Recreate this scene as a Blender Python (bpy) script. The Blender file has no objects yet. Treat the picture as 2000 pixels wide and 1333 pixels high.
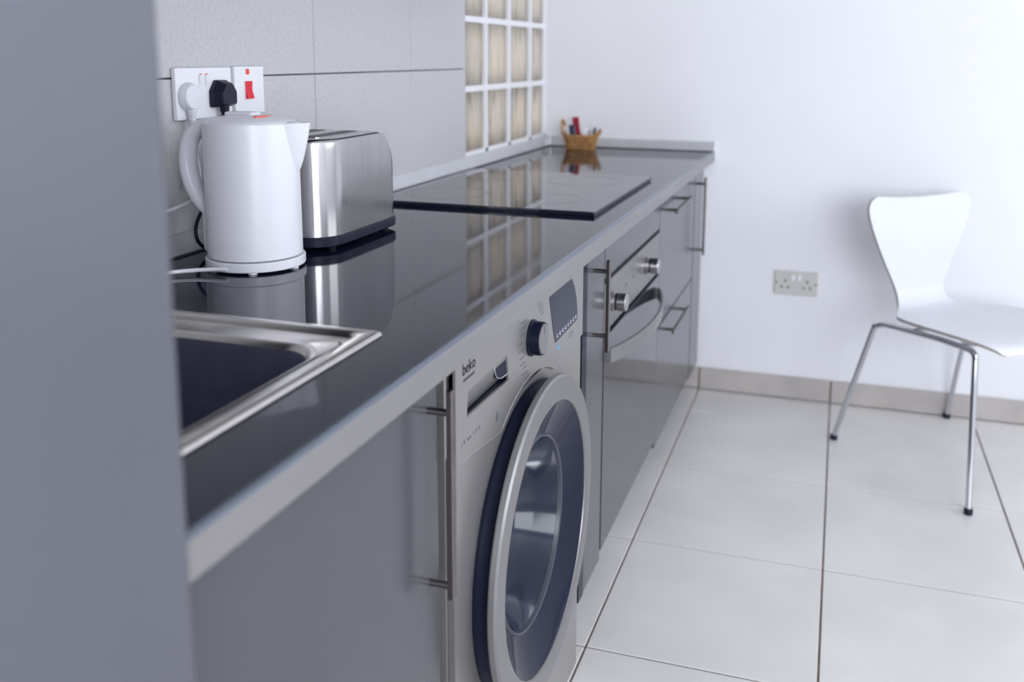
import bpy, bmesh, math, random
from mathutils import Matrix, Vector
random.seed(7)
SC = bpy.context.scene
COL = SC.collection
PI = math.pi

# ------------------------------------------------------------------ camera
F, PX, PY = 1835.23, 1058.84, 414.37           # focal length / principal point in 2000x1333 pixels
YAW, PITCH, ROLL = 0.3061, 0.1662, 0.0073
CAM = Vector((1.0366, -3.3136, 1.2019))
fw = Vector((-math.sin(YAW)*math.cos(PITCH), math.cos(YAW)*math.cos(PITCH), -math.sin(PITCH)))
rt = Vector((math.cos(YAW), math.sin(YAW), 0)); up = rt.cross(fw)
r2 = math.cos(ROLL)*rt + math.sin(ROLL)*up
u2 = -math.sin(ROLL)*rt + math.cos(ROLL)*up
cd = bpy.data.cameras.new('camera'); cam = bpy.data.objects.new('camera', cd); COL.objects.link(cam)
cam.matrix_world = Matrix(((r2.x, u2.x, -fw.x, CAM.x), (r2.y, u2.y, -fw.y, CAM.y), (r2.z, u2.z, -fw.z, CAM.z), (0, 0, 0, 1)))
cd.sensor_fit = 'HORIZONTAL'; cd.sensor_width = 36; cd.lens = F/2000*36
cd.shift_x = -(PX-1000)/2000; cd.shift_y = (PY-666.5)/2000
cd.clip_start = 0.02
cd.dof.use_dof = True; cd.dof.focus_distance = 1.5; cd.dof.aperture_fstop = 3.2
SC.camera = cam

# ------------------------------------------------------------------ light
w = bpy.data.worlds.new('world'); SC.world = w; w.use_nodes = True
bg = w.node_tree.nodes['Background']; bg.inputs['Color'].default_value = (0.86, 0.93, 1.0, 1); bg.inputs['Strength'].default_value = 3.9

def area(name, loc, rot, sx, sy, power, color):
    l = bpy.data.lights.new(name, 'AREA'); l.shape = 'RECTANGLE'; l.size = sx; l.size_y = sy
    l.energy = power; l.color = color
    o = bpy.data.objects.new(name, l); COL.objects.link(o); o.location = loc; o.rotation_euler = rot
    return o
RX, RY, RZ = 4.3, -5.2, 2.6                     # the room: x 0..RX, y RY..0, z 0..RZ
area('daylight_window_right', (RX+0.02, -1.75, 1.55), (0, PI/2, 0), 1.4, 2.5, 30, (0.90, 0.935, 1.0))
area('daylight_window_rear', (2.75, RY-0.02, 1.4), (PI/2, 0, 0), 2.2, 1.6, 100, (0.90, 0.935, 1.0))
SC.view_settings.view_transform = 'Standard'; SC.view_settings.look = 'None'
SC.view_settings.gamma = 1; SC.view_settings.use_curve_mapping = False
SC.view_settings.exposure = -0.25

# ------------------------------------------------------------------ materials
MATS = {}
def mat(name, col, rough=0.5, metal=0.0, spec=0.5, var=0.0, vscale=8.0, stretch=(1, 1, 1), bump=0.0, bscale=60.0, rvar=0.0, trans=0.0, ior=1.45, coat=0.0, col2=None, detail=4):
    m = bpy.data.materials.new(name); m.use_nodes = True
    nt = m.node_tree; b = nt.nodes['Principled BSDF']; L = nt.links
    b.inputs['Roughness'].default_value = rough; b.inputs['Metallic'].default_value = metal
    b.inputs['Specular IOR Level'].default_value = spec; b.inputs['IOR'].default_value = ior
    b.inputs['Transmission Weight'].default_value = trans; b.inputs['Coat Weight'].default_value = coat
    b.inputs['Coat Roughness'].default_value = 0.04
    b.inputs['Base Color'].default_value = (*col, 1)
    tc = nt.nodes.new('ShaderNodeTexCoord'); mp = nt.nodes.new('ShaderNodeMapping'); mp.inputs['Scale'].default_value = stretch
    geo = nt.nodes.new('ShaderNodeNewGeometry'); L.new(geo.outputs['Position'], mp.inputs['Vector'])
    nz = nt.nodes.new('ShaderNodeTexNoise'); nz.inputs['Scale'].default_value = vscale; nz.inputs['Detail'].default_value = detail
    L.new(mp.outputs['Vector'], nz.inputs['Vector'])
    if var > 0 or col2:
        mx = nt.nodes.new('ShaderNodeMix'); mx.data_type = 'RGBA'
        c2 = col2 or tuple(c*(1-var) for c in col)
        mx.inputs['A'].default_value = (*col, 1); mx.inputs['B'].default_value = (*c2, 1)
        rp = nt.nodes.new('ShaderNodeMapRange'); rp.inputs['From Min'].default_value = 0.35; rp.inputs['From Max'].default_value = 0.65
        L.new(nz.outputs['Fac'], rp.inputs['Value']); L.new(rp.outputs['Result'], mx.inputs['Factor'])
        L.new(mx.outputs['Result'], b.inputs['Base Color'])
    if rvar > 0:
        rr = nt.nodes.new('ShaderNodeMapRange'); rr.inputs['To Min'].default_value = max(0.02, rough-rvar); rr.inputs['To Max'].default_value = rough+rvar
        rr.inputs['From Min'].default_value = 0.3; rr.inputs['From Max'].default_value = 0.7
        L.new(nz.outputs['Fac'], rr.inputs['Value']); L.new(rr.outputs['Result'], b.inputs['Roughness'])
    if bump > 0:
        n2 = nt.nodes.new('ShaderNodeTexNoise'); n2.inputs['Scale'].default_value = bscale; n2.inputs['Detail'].default_value = 3
        L.new(mp.outputs['Vector'], n2.inputs['Vector'])
        bp = nt.nodes.new('ShaderNodeBump'); bp.inputs['Strength'].default_value = bump; bp.inputs['Distance'].default_value = 0.01
        L.new(n2.outputs['Fac'], bp.inputs['Height']); L.new(bp.outputs['Normal'], b.inputs['Normal'])
    MATS[name] = m
    return m
mat('paint_white', (0.83, 0.83, 0.865), 0.7, var=0.02, vscale=3, bump=0.03, bscale=40)
mat('ceiling_white', (0.84, 0.84, 0.86), 0.8, var=0.02)
mat('wall_tile', (0.56, 0.55, 0.56), 0.45, var=0.11, vscale=130, bump=0.03, bscale=90, detail=8)
mat('grout_grey', (0.16, 0.15, 0.16), 0.9, var=0.2)
mat('floor_tile', (0.74, 0.72, 0.705), 0.34, var=0.09, vscale=4, detail=6)
mat('skirting_tile', (0.50, 0.46, 0.44), 0.4, var=0.14, vscale=9, detail=8)
mat('floor_grout', (0.23, 0.18, 0.155), 0.9, var=0.3, vscale=20)
mat('mortar_white', (0.86, 0.85, 0.88), 0.7, var=0.03)
mat('sandstone', (0.74, 0.63, 0.51), 0.9, var=0.0, col2=(0.60, 0.53, 0.45), vscale=3.0)
mat('worktop_black', (0.007, 0.010, 0.026), 0.05, ior=1.38, var=0.3, vscale=9, stretch=(1, 0.25, 1), rvar=0.03, bump=0.006, bscale=14)
mat('aluminium', (0.36, 0.35, 0.35), 0.38, metal=0.85, var=0.08, vscale=20, stretch=(1, 0.1, 1), rvar=0.05)
mat('aluminium_dark_reflection', (0.20, 0.225, 0.27), 0.25, metal=0.8, var=0.08, vscale=20, stretch=(1, 0.1, 1))  # rounded top of the trim, its dark reflection put into the colour
mat('upstand_grey', (0.62, 0.63, 0.65), 0.35, metal=0.5, var=0.05, vscale=12)
mat('rubber_dark', (0.05, 0.05, 0.07), 0.6)
mat('door_grey', (0.095, 0.096, 0.108), 0.2, metal=0.3, spec=0.5, var=0.05, vscale=6, bump=0.004, bscale=10)
mat('carcass_dark', (0.05, 0.052, 0.075), 0.6, var=0.1)
mat('fridge_silver', (0.14, 0.145, 0.167), 0.30, metal=0.5, var=0.06, vscale=5, bump=0.004, bscale=12)
mat('steel_brushed', (0.48, 0.47, 0.47), 0.19, metal=1.0, var=0.12, vscale=40, stretch=(1, 1, 0.03), rvar=0.05)
mat('steel_sink', (0.58, 0.55, 0.53), 0.2, metal=1.0, var=0.08, vscale=30, stretch=(0.1, 1, 1), rvar=0.05)
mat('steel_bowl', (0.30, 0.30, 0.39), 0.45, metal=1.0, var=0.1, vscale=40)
mat('chrome', (0.62, 0.63, 0.66), 0.07, metal=1.0)
mat('handle_steel', (0.21, 0.19, 0.19), 0.30, metal=1.0, var=0.15, vscale=60)
mat('machine_silver', (0.31, 0.30, 0.295), 0.30, metal=0.55, var=0.03, vscale=6)
mat('machine_ring', (0.255, 0.25, 0.25), 0.34, metal=0.65, var=0.02)
mat('gloss_navy', (0.008, 0.010, 0.025), 0.25, spec=0.15, var=0.1)
mat('glass_navy', (0.012, 0.015, 0.034), 0.06, spec=0.18, var=0.1)
mat('door_glass', (0.022, 0.030, 0.055), 0.10, spec=0.5, trans=0.2, ior=1.4)
mat('drum_steel', (0.03, 0.034, 0.055), 0.55, metal=0.5, var=0.2, vscale=50)
mat('seal_grey', (0.05, 0.056, 0.075), 0.3, var=0.1)
mat('oven_glass', (0.035, 0.036, 0.045), 0.06, spec=0.8, var=0.05)
mat('plastic_white', (0.755, 0.755, 0.80), 0.28, var=0.01)
mat('plate_white', (0.82, 0.82, 0.85), 0.3, var=0.01)
mat('plate_beige', (0.60, 0.585, 0.565), 0.35, var=0.02)
mat('plastic_black', (0.010, 0.012, 0.027), 0.38, spec=0.3, var=0.1)
mat('red_switch', (0.72, 0.012, 0.03), 0.25)
mat('neon_red', (0.80, 0.06, 0.025), 0.3)
mat('print_dark', (0.03, 0.03, 0.05), 0.5)
mat('print_grey', (0.09, 0.09, 0.105), 0.5)
mat('print_light', (0.7, 0.72, 0.78), 0.5)
mat('print_blue', (0.12, 0.40, 0.62), 0.5)
mat('chair_white', (0.66, 0.67, 0.70), 0.35, var=0.01)
mat('chair_edge', (0.42, 0.40, 0.38), 0.5, var=0.15, vscale=30)
mat('wicker', (0.50, 0.27, 0.10), 0.55, var=0.0, col2=(0.30, 0.14, 0.05), vscale=60)
mat('hob_glass', (0.02, 0.022, 0.033), 0.03, ior=2.0, var=0.1)
mat('hob_edge', (0.010, 0.012, 0.026), 0.25, var=0.1)
mat('sachet_red', (0.42, 0.015, 0.045), 0.35, var=0.2)
mat('sachet_navy', (0.03, 0.03, 0.07), 0.4, var=0.2)
mat('sachet_white', (0.80, 0.79, 0.82), 0.5, var=0.08, vscale=40)
mat('sachet_clear', (0.62, 0.60, 0.66), 0.3, var=0.15, vscale=50)
mat('window_frame', (0.8, 0.8, 0.82), 0.4)
# wavy obscured glass of the blocks: light comes through scattered, with vertical streaks, and the face is shiny
gm = bpy.data.materials.new('block_glass'); gm.use_nodes = True; MATS['block_glass'] = gm
nt = gm.node_tree; nt.nodes.clear(); L = nt.links
geo = nt.nodes.new('ShaderNodeNewGeometry'); mp = nt.nodes.new('ShaderNodeMapping'); mp.inputs['Scale'].default_value = (0.5, 1, 0.22); mp.inputs['Rotation'].default_value = (0.22, 0, 0)
nz = nt.nodes.new('ShaderNodeTexNoise'); nz.inputs['Scale'].default_value = 22; nz.inputs['Detail'].default_value = 2.5; nz.inputs['Distortion'].default_value = 1.4
rp = nt.nodes.new('ShaderNodeValToRGB'); e = rp.color_ramp.elements
e[0].position = 0.30; e[0].color = (0.52, 0.50, 0.46, 1); e[1].position = 0.70; e[1].color = (0.98, 0.84, 0.71, 1)
k = e.new(0.42); k.color = (0.80, 0.775, 0.745, 1); k = e.new(0.56); k.color = (0.89, 0.855, 0.82, 1)
bp = nt.nodes.new('ShaderNodeBump'); bp.inputs['Strength'].default_value = 0.6; bp.inputs['Distance'].default_value = 0.01
tl = nt.nodes.new('ShaderNodeBsdfTranslucent'); gl = nt.nodes.new('ShaderNodeBsdfGlossy'); gl.inputs['Roughness'].default_value = 0.12
fr = nt.nodes.new('ShaderNodeFresnel'); fr.inputs['IOR'].default_value = 1.45
mx = nt.nodes.new('ShaderNodeMixShader'); out = nt.nodes.new('ShaderNodeOutputMaterial')
L.new(geo.outputs['Position'], mp.inputs['Vector']); L.new(mp.outputs['Vector'], nz.inputs['Vector']); L.new(nz.outputs['Fac'], rp.inputs['Fac'])
L.new(nz.outputs['Fac'], bp.inputs['Height']); L.new(bp.outputs['Normal'], gl.inputs['Normal']); L.new(rp.outputs['Color'], tl.inputs['Color'])
L.new(fr.outputs['Fac'], mx.inputs['Fac']); L.new(tl.outputs['BSDF'], mx.inputs[1]); L.new(gl.outputs['BSDF'], mx.inputs[2]); L.new(mx.outputs['Shader'], out.inputs['Surface'])

# ------------------------------------------------------------------ mesh helpers
def bm_new(): return bmesh.new()
def box(bm, lo, hi, bev=0.0, seg=2):
    lo = Vector(lo); hi = Vector(hi)
    t = bmesh.new(); bmesh.ops.create_cube(t, size=1.0)
    for v in t.verts:
        v.co = Vector([(lo[i]+hi[i])/2 + v.co[i]*(hi[i]-lo[i]) for i in range(3)])
    if bev > 0:
        bmesh.ops.bevel(t, geom=list(t.edges), offset=bev, segments=seg, profile=0.5, affect='EDGES')
    return merge(bm, t)
def merge(bm, t):
    me = bpy.data.meshes.new('tmp'); t.to_mesh(me); t.free(); bm.from_mesh(me); bpy.data.meshes.remove(me)
    return bm
def tube(bm, pts, r, seg=12, caps=True, flat=None):
    """sweep a circle (or a flat ellipse flat=(a,b)) along points"""
    pts = [Vector(p) for p in pts]; rings = []; n0 = None
    for i, p in enumerate(pts):
        t = (pts[min(i+1, len(pts)-1)] - pts[max(i-1, 0)]).normalized()
        if n0 is None:
            ref = Vector((0, 0, 1)) if abs(t.z) < 0.9 else Vector((0, 1, 0))
            n0 = t.cross(ref).normalized()
        else:
            n0 = (n0 - t*n0.dot(t)).normalized()
        b0 = t.cross(n0)
        rr = r[i] if isinstance(r, (list, tuple)) else r
        ring = []
        for k in range(seg):
            a = 2*PI*k/seg
            if flat: off = n0*math.cos(a)*flat[0] + b0*math.sin(a)*flat[1]
            else: off = (n0*math.cos(a) + b0*math.sin(a))*rr
            ring.append(bm.verts.new(p+off))
        rings.append(ring)
    for a, b_ in zip(rings, rings[1:]):
        for k in range(seg):
            bm.faces.new((a[k], a[(k+1) % seg], b_[(k+1) % seg], b_[k]))
    if caps:
        bm.faces.new(rings[0][::-1]); bm.faces.new(rings[-1])
    return bm
def smooth_path(ctrl, n=8):
    P = [Vector(c) for c in ctrl]; P = [2*P[0]-P[1]] + P + [2*P[-1]-P[-2]]; out = []
    for i in range(1, len(P)-2):
        for k in range(n):
            t = k/n; a, b_, c, d = P[i-1:i+3]
            out.append(0.5*((2*b_)+(c-a)*t+(2*a-5*b_+4*c-d)*t*t+(3*b_-a-3*c+d)*t**3))
    out.append(P[-2]); return out
def lathe(bm, prof, org, axis='z', seg=64, caps=(False, False), rfun=None):
    """prof: list of (r, h) ; h measured along the axis from org"""
    org = Vector(org); rings = []
    for r, h in prof:
        ring = []
        for k in range(seg):
            a = 2*PI*k/seg; q = r if rfun is None else rfun(r, h, a)
            c, s = q*math.cos(a), q*math.sin(a)
            ring.append(bm.verts.new(org + (Vector((c, s, h)) if axis == 'z' else Vector((h, c, s)))))
        rings.append(ring)
    for a, b_ in zip(rings, rings[1:]):
        for k in range(seg):
            bm.faces.new((a[k], a[(k+1) % seg], b_[(k+1) % seg], b_[k]))
    if caps[0]: bm.faces.new(rings[0][::-1])
    if caps[1]: bm.faces.new(rings[-1])
    return bm
def plate(bm, loops, a0, a1, axis='x'):
    """flat plate from an outer outline and holes (2D), extruded from a0 to a1 along the axis"""
    t = bmesh.new()
    def P(u, v): return Vector((a0, u, v)) if axis == 'x' else (Vector((u, a0, v)) if axis == 'y' else Vector((u, v, a0)))
    ed = []
    for lp in loops:
        vs = [t.verts.new(P(u, v)) for u, v in lp]
        for i in range(len(vs)): ed.append(t.edges.new((vs[i], vs[(i+1) % len(vs)])))
    bmesh.ops.triangle_fill(t, use_beauty=True, use_dissolve=False, edges=ed)
    r = bmesh.ops.extrude_face_region(t, geom=list(t.faces))
    d = Vector((a1-a0, 0, 0)) if axis == 'x' else (Vector((0, a1-a0, 0)) if axis == 'y' else Vector((0, 0, a1-a0)))
    bmesh.ops.translate(t, verts=[g for g in r['geom'] if isinstance(g, bmesh.types.BMVert)], vec=d)
    bmesh.ops.recalc_face_normals(t, faces=list(t.faces))
    return merge(bm, t)
def circle(cy, cz, r, n=64, a0=0, a1=2*PI, closed=True):
    m = n if closed else n-1
    return [(cy+r*math.cos(a0+(a1-a0)*i/m), cz+r*math.sin(a0+(a1-a0)*i/m)) for i in range(n)]
def rrect(u0, v0, u1, v1, r, n=6):
    out = []
    for cu, cv, a in ((u1-r, v1-r, 0), (u0+r, v1-r, PI/2), (u0+r, v0+r, PI), (u1-r, v0+r, 1.5*PI)):
        for i in range(n+1):
            t = a+PI/2*i/n; out.append((cu+r*math.cos(t), cv+r*math.sin(t)))
    return out
def ob(name, bm, m, parent=None, smooth=True, label=None, angle=0.6, recalc=True):
    me = bpy.data.meshes.new(name)
    if recalc: bmesh.ops.recalc_face_normals(bm, faces=list(bm.faces))
    bm.to_mesh(me); bm.free()
    me.materials.append(MATS[m])
    if smooth:
        me.polygons.foreach_set('use_smooth', [True]*len(me.polygons))
        me.set_sharp_from_angle(angle=angle)
    o = bpy.data.objects.new(name, me); COL.objects.link(o)
    if smooth:
        wn = o.modifiers.new('weighted', 'WEIGHTED_NORMAL'); wn.keep_sharp = True; wn.weight = 90
    if parent:
        o.parent = parent
        o.matrix_parent_inverse = Matrix.Translation(-Vector(ORIG.get(parent.name, (0, 0, 0))))
    if label: o['label'] = label
    return o
ORIG = {}
def tag(o, label, cat, group=None):
    o['label'] = label; o['category'] = cat
    if group: o['group'] = group
    return o
def thing(name, loc, label, cat, group=None):
    o = bpy.data.objects.new(name, None); COL.objects.link(o); o.location = loc; o.empty_display_size = 0.05
    ORIG[o.name] = tuple(loc)
    return tag(o, label, cat, group)
def struct(name, bm, m, label=None, smooth=False):
    o = ob(name, bm, m, None, smooth); o['kind'] = 'structure'
    if label: o['label'] = label
    return o
def text_bm(s, org, size, x, m=None, shear=0.0, yscale=1.0, bold=0.0):
    """text lying on a plane x = const, read from +X"""
    c = bpy.data.curves.new('t', 'FONT'); c.body = s; c.size = size; c.extrude = 0.0002; c.shear = shear; c.offset = bold
    o = bpy.data.objects.new('t', c); COL.objects.link(o)
    dg = bpy.context.evaluated_depsgraph_get(); me = bpy.data.meshes.new_from_object(o.evaluated_get(dg))
    bpy.data.objects.remove(o); bpy.data.curves.remove(c)
    bm = bmesh.new(); bm.from_mesh(me); bpy.data.meshes.remove(me)
    for v in bm.verts:
        v.co = Vector((x+v.co.z, org[0]+v.co.x, org[1]+v.co.y*yscale))
    return bm

# ================================================================== THE ROOM
S = 0.459; A0 = 0.5974; R1 = -0.2299           # floor tile pitch, first visible joints
H = 0.8714                                     # worktop height
# floor: grout bed with separate tiles
bm = bm_new(); box(bm, (-0.11, RY-0.1, -0.06), (RX+0.1, 0.1, -0.0025)); floor = struct('floor', bm, 'floor_grout', 'grout bed of the tiled floor')
xs = [0.0] + [A0+i*S for i in range(-1, 9) if 0 < A0+i*S < RX] + [RX]
ys = [0.0] + [R1-j*S for j in range(0, 12) if R1-j*S > RY] + [RY]
cache = {}
def tile_mesh(key, sx, sy, sz, m, bev=0.0012):
    if key not in cache:
        t = bmesh.new(); box(t, (-sx/2, -sy/2, -sz/2), (sx/2, sy/2, sz/2), bev, 1)
        me = bpy.data.meshes.new('tile'); t.to_mesh(me); t.free(); me.materials.append(MATS[m]); cache[key] = me
    return cache[key]
def piece(name, me, loc, parent):
    o = bpy.data.objects.new(name, me); COL.objects.link(o); o.parent = parent; o.location = loc; return o
G = 0.0045
for i in range(len(xs)-1):
    for j in range(len(ys)-1):
        x0, x1, y1, y0 = xs[i], xs[i+1], ys[j], ys[j+1]
        sx, sy = x1-x0-G, y1-y0-G
        if sx < 0.01 or sy < 0.01: continue
        piece('floor_tile', tile_mesh(('f', round(sx, 3), round(sy, 3)), sx, sy, 0.01, 'floor_tile'), ((x0+x1)/2, (y0+y1)/2, -0.005+random.uniform(-0.0002, 0.0002)), floor)
# ceiling
bm = bm_new(); box(bm, (-0.11, RY-0.1, RZ), (RX+0.1, 0.1, RZ+0.1)); struct('ceiling', bm, 'ceiling_white', 'plain white ceiling')
# end wall (far), right wall and rear wall with window openings
bm = bm_new(); box(bm, (-0.11, 0, -0.05), (RX+0.1, 0.1, RZ)); struct('wall_back', bm, 'paint_white', 'plain white painted end wall')
def wall_hole(bm, axis, a0, a1, U, V, hole):
    plate(bm, [[(U[0], V[0]), (U[1], V[0]), (U[1], V[1]), (U[0], V[1])], [(hole[0], hole[2]), (hole[1], hole[2]), (hole[1], hole[3]), (hole[0], hole[3])]], a0, a1, axis)
bm = bm_new(); wall_hole(bm, 'x', RX, RX+0.12, (RY, 0), (0, RZ), (-3.0, -0.5, 0.85, 2.25)); struct('wall_right', bm, 'paint_white', 'white wall with a wide window')
bm = bm_new(); wall_hole(bm, 'y', RY-0.12, RY, (0, RX), (0, RZ), (1.65, 3.85, 0.6, 2.2)); struct('wall_front', bm, 'paint_white', 'white wall behind the viewer')
bm = bm_new()
plate(bm, [rrect(-3.0, 0.85, -0.5, 2.25, 0.002, 1), rrect(-2.94, 0.91, -0.56, 2.19, 0.002, 1)], RX+0.03, RX+0.08)
box(bm, (RX+0.035, -1.78, 0.91), (RX+0.075, -1.72, 2.19)); struct('window_2', bm, 'window_frame', 'white framed window in the right wall')
bm = bm_new()
plate(bm, [rrect(1.65, 0.6, 3.85, 2.2, 0.002, 1), rrect(1.71, 0.66, 3.79, 2.14, 0.002, 1)], RY-0.08, RY-0.03, 'y'); struct('window_3', bm, 'window_frame', 'white framed window in the rear wall')
# left wall with the glass block opening, tiles as pieces
GY0 = -0.774; GZ0 = 0.9; GZ1 = 2.11
bm = bm_new()
box(bm, (-0.11, RY, 0), (-0.008, GY0, RZ)); box(bm, (-0.11, GY0, 0), (-0.008, 0, GZ0)); box(bm, (-0.11, GY0, GZ1), (-0.008, 0, RZ))
wl = struct('wall_left', bm, 'grout_grey', 'wall covered with large pale grey tiles')
ty = [GY0, -1.1372, -1.5928, -2.075, -2.53, -2.9608, -3.4168]
tz = [0.7, 1.1592, 1.6182, 2.0772]
for i in range(len(ty)-1):
    for j in range(len(tz)-1):
        sy, sz = ty[i]-ty[i+1]-0.0025, tz[j+1]-tz[j]-0.0028
        piece('wall_tile', tile_mesh(('w', round(sy, 3), round(sz, 3)), 0.008, sy, sz, 'wall_tile', 0.0008), (-0.004+random.uniform(0, 0.0004), (ty[i]+ty[i+1])/2, (tz[j]+tz[j+1])/2), wl)
# glass block window
cols = [GY0-0.008, -0.5935, -0.383, -0.164, 0.008]
rows = [GZ0-0.0, 1.1009, 1.3024, 1.5039, 1.7054, 1.9069, GZ1]
MW = 0.0175
bm = bm_new()
for y in cols[1:-1]: box(bm, (-0.085, y-MW/2, GZ0), (-0.004, y+MW/2, GZ1))
box(bm, (-0.085, cols[0], GZ0), (-0.004, GY0+0.003, GZ1)); box(bm, (-0.085, -0.008, GZ0), (-0.004, 0, GZ1))
for z in rows[1:-1]: box(bm, (-0.0845, GY0, z-MW/2), (-0.0045, 0, z+MW/2))
box(bm, (-0.085, GY0, GZ0), (-0.004, 0, GZ0+0.016)); box(bm, (-0.085, GY0, GZ1-0.012), (-0.004, 0, GZ1))
w1 = struct('window_1', bm, 'mortar_white', 'white mortar grid of the glass block window')
for i in range(4):
    for j in range(6):
        y0 = GY0+0.003 if i == 0 else cols[i]+MW/2
        y1 = -0.008 if i == 3 else cols[i+1]-MW/2
        z0 = rows[j]+(0.016 if j == 0 else MW/2); z1 = rows[j+1]-(0.012 if j == 5 else MW/2)
        bm = bm_new(); box(bm, (-0.08, y0, z0), (-0.012, y1, z1), 0.006, 2)
        ob('glass_block', bm, 'block_glass', w1)
bm = bm_new(); box(bm, (-1.9, -3.5, -1.0), (-1.75, 4.5, 2.6)); struct('wall_outside', bm, 'sandstone', 'sandy stone wall outside the glass blocks')
# skirting along the end wall, one tile for each floor column
bm = bm_new(); box(bm, (0, -0.004, 0), (RX, 0, 0.078)); bb = struct('baseboard_back', bm, 'floor_grout', 'tiled skirting along the white end wall')
for i in range(len(xs)-1):
    sx = xs[i+1]-xs[i]-G*1.3
    piece('skirting_tile', tile_mesh(('b', round(sx, 3)), sx, 0.008, 0.078, 'skirting_tile', 0.001), ((xs[i]+xs[i+1])/2, -0.007, 0.043), bb)

# ================================================================== REFRIGERATOR
t = thing('refrigerator', (0.33, -3.16, 0), 'tall silver grey refrigerator at the near end of the worktop', 'refrigerator')
FY1 = -2.853; FX1 = 0.66
bm = bm_new(); box(bm, (0.03, FY1-0.60, 0.02), (0.595, FY1, 1.80), 0.004); ob('body', bm, 'fridge_silver', t)
bm = bm_new(); box(bm, (0.600, FY1-0.60, 0.62), (FX1, FY1, 1.80), 0.007, 3); d = ob('upper_door', bm, 'fridge_silver', t)
bm = bm_new(); tube(bm, [(FX1, FY1-0.56, 0.75), (FX1+0.03, FY1-0.56, 0.77), (FX1+0.03, FY1-0.56, 1.03), (FX1, FY1-0.56, 1.05)], 0.008); ob('handle', bm, 'handle_steel', d)
bm = bm_new(); box(bm, (0.600, FY1-0.60, 0.04), (FX1, FY1, 0.614), 0.007, 3); d = ob('lower_door', bm, 'fridge_silver', t)
bm = bm_new(); tube(bm, [(FX1, FY1-0.56, 0.25), (FX1+0.03, FY1-0.56, 0.27), (FX1+0.03, FY1-0.56, 0.52), (FX1, FY1-0.56, 0.54)], 0.008); ob('handle', bm, 'handle_steel', d)
for px in (0.08, 0.55):
    for py in (FY1-0.56, FY1-0.05):
        bm = bm_new(); lathe(bm, [(0.018, 0), (0.018, 0.022)], (px, py, 0), 'z', 16, (True, True)); ob('foot', bm, 'rubber_dark', t)

# ================================================================== WORKTOP
TH = 0.035; WY0 = -2.850; XF = 0.624
SKX0, SKX1, SKY1 = 0.05, 0.533, -2.343          # sink outline
SKY0 = -2.835
t = thing('worktop', (0.31, -1.42, H-TH), 'long glossy black kitchen worktop with an aluminium front edge', 'worktop')
bm = bm_new()
plate(bm, [[(0.001, WY0), (0.614, WY0), (0.614, -0.001), (0.001, -0.001)], rrect(SKX0+0.03, SKY0+0.03, SKX1-0.03, SKY1-0.03, 0.03)], H-TH, H, 'z')
ob('slab', bm, 'worktop_black', t, smooth=False)
# aluminium edge profile: thin flat lip on top, rounded shoulder, flat face
def extrude_y(prof, y0, y1):
    bm = bm_new()
    vs0 = [bm.verts.new((x, y0, z)) for x, z in prof]; vs1 = [bm.verts.new((x, y1, z)) for x, z in prof]
    for i in range(len(prof)):
        k = (i+1) % len(prof); bm.faces.new((vs0[i], vs0[k], vs1[k], vs1[i]))
    bm.faces.new(vs0); bm.faces.new(vs1[::-1]); return bm
tr = ob('front_trim', extrude_y([(0.6135, H-TH), (XF-0.001, H-TH), (XF, H-TH+0.001), (XF, H-0.0042), (XF-0.0004, H-0.0038), (0.6135, H-0.0038)], WY0, -0.001), 'aluminium', t, angle=0.5)
ob('trim_lip', extrude_y([(0.6135, H-0.0038), (XF-0.0004, H-0.0038), (XF-0.0010, H-0.0028), (XF-0.0035, H-0.0004), (XF-0.006, H+0.0008), (0.6145, H+0.0010), (0.6135, H+0.0004)], WY0, -0.001), 'aluminium_dark_reflection', tr, angle=0.5, label='lip on top of the edge with a dark reflection painted into its colour')
def upstand(pts0, pts1):
    bm = bm_new(); a = [bm.verts.new(p) for p in pts0]; c = [bm.verts.new(p) for p in pts1]
    n = len(a)
    for i in range(n): bm.faces.new((a[i], a[(i+1) % n], c[(i+1) % n], c[i]))
    bm.faces.new(a); bm.faces.new(c[::-1]); return bm
pf = [(0.0006, 0.001), (0.0215, 0.001), (0.0215, 0.0045), (0.019, 0.009), (0.011, 0.024), (0.006, 0.031), (0.002, 0.034), (0.0006, 0.034)]
ob('upstand', upstand([(d_, WY0, H+z) for d_, z in pf], [(d_, -0.03, H+z) for d_, z in pf]), 'upstand_grey', t, label='grey metal upstand along the tiled wall')
ob('upstand', upstand([(0.03, -d_, H+z) for d_, z in pf], [(XF-0.002, -d_, H+z) for d_, z in pf]), 'upstand_grey', t, label='grey metal upstand along the white wall')
bm = bm_new(); box(bm, (0.0006, -0.032, H+0.0005), (0.032, -0.0006, H+0.0345), 0.006, 2); ob('upstand_corner', bm, 'upstand_grey', t)
bm = bm_new(); box(bm, (0.0006, WY0, H-0.0005), (0.0235, -0.001, H+0.003)); box(bm, (0.02, -0.0235, H-0.0005), (XF-0.003, -0.001, H+0.003)); ob('upstand_seal', bm, 'rubber_dark', t, smooth=False)

# ================================================================== SINK
t = thing('kitchen_sink', (0.29, -2.59, H), 'stainless steel inset sink with a deep bowl next to the refrigerator', 'sink')
BX0, BX1, BY0, BY1 = 0.11, 0.497, SKY0+0.04, -2.418
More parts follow.
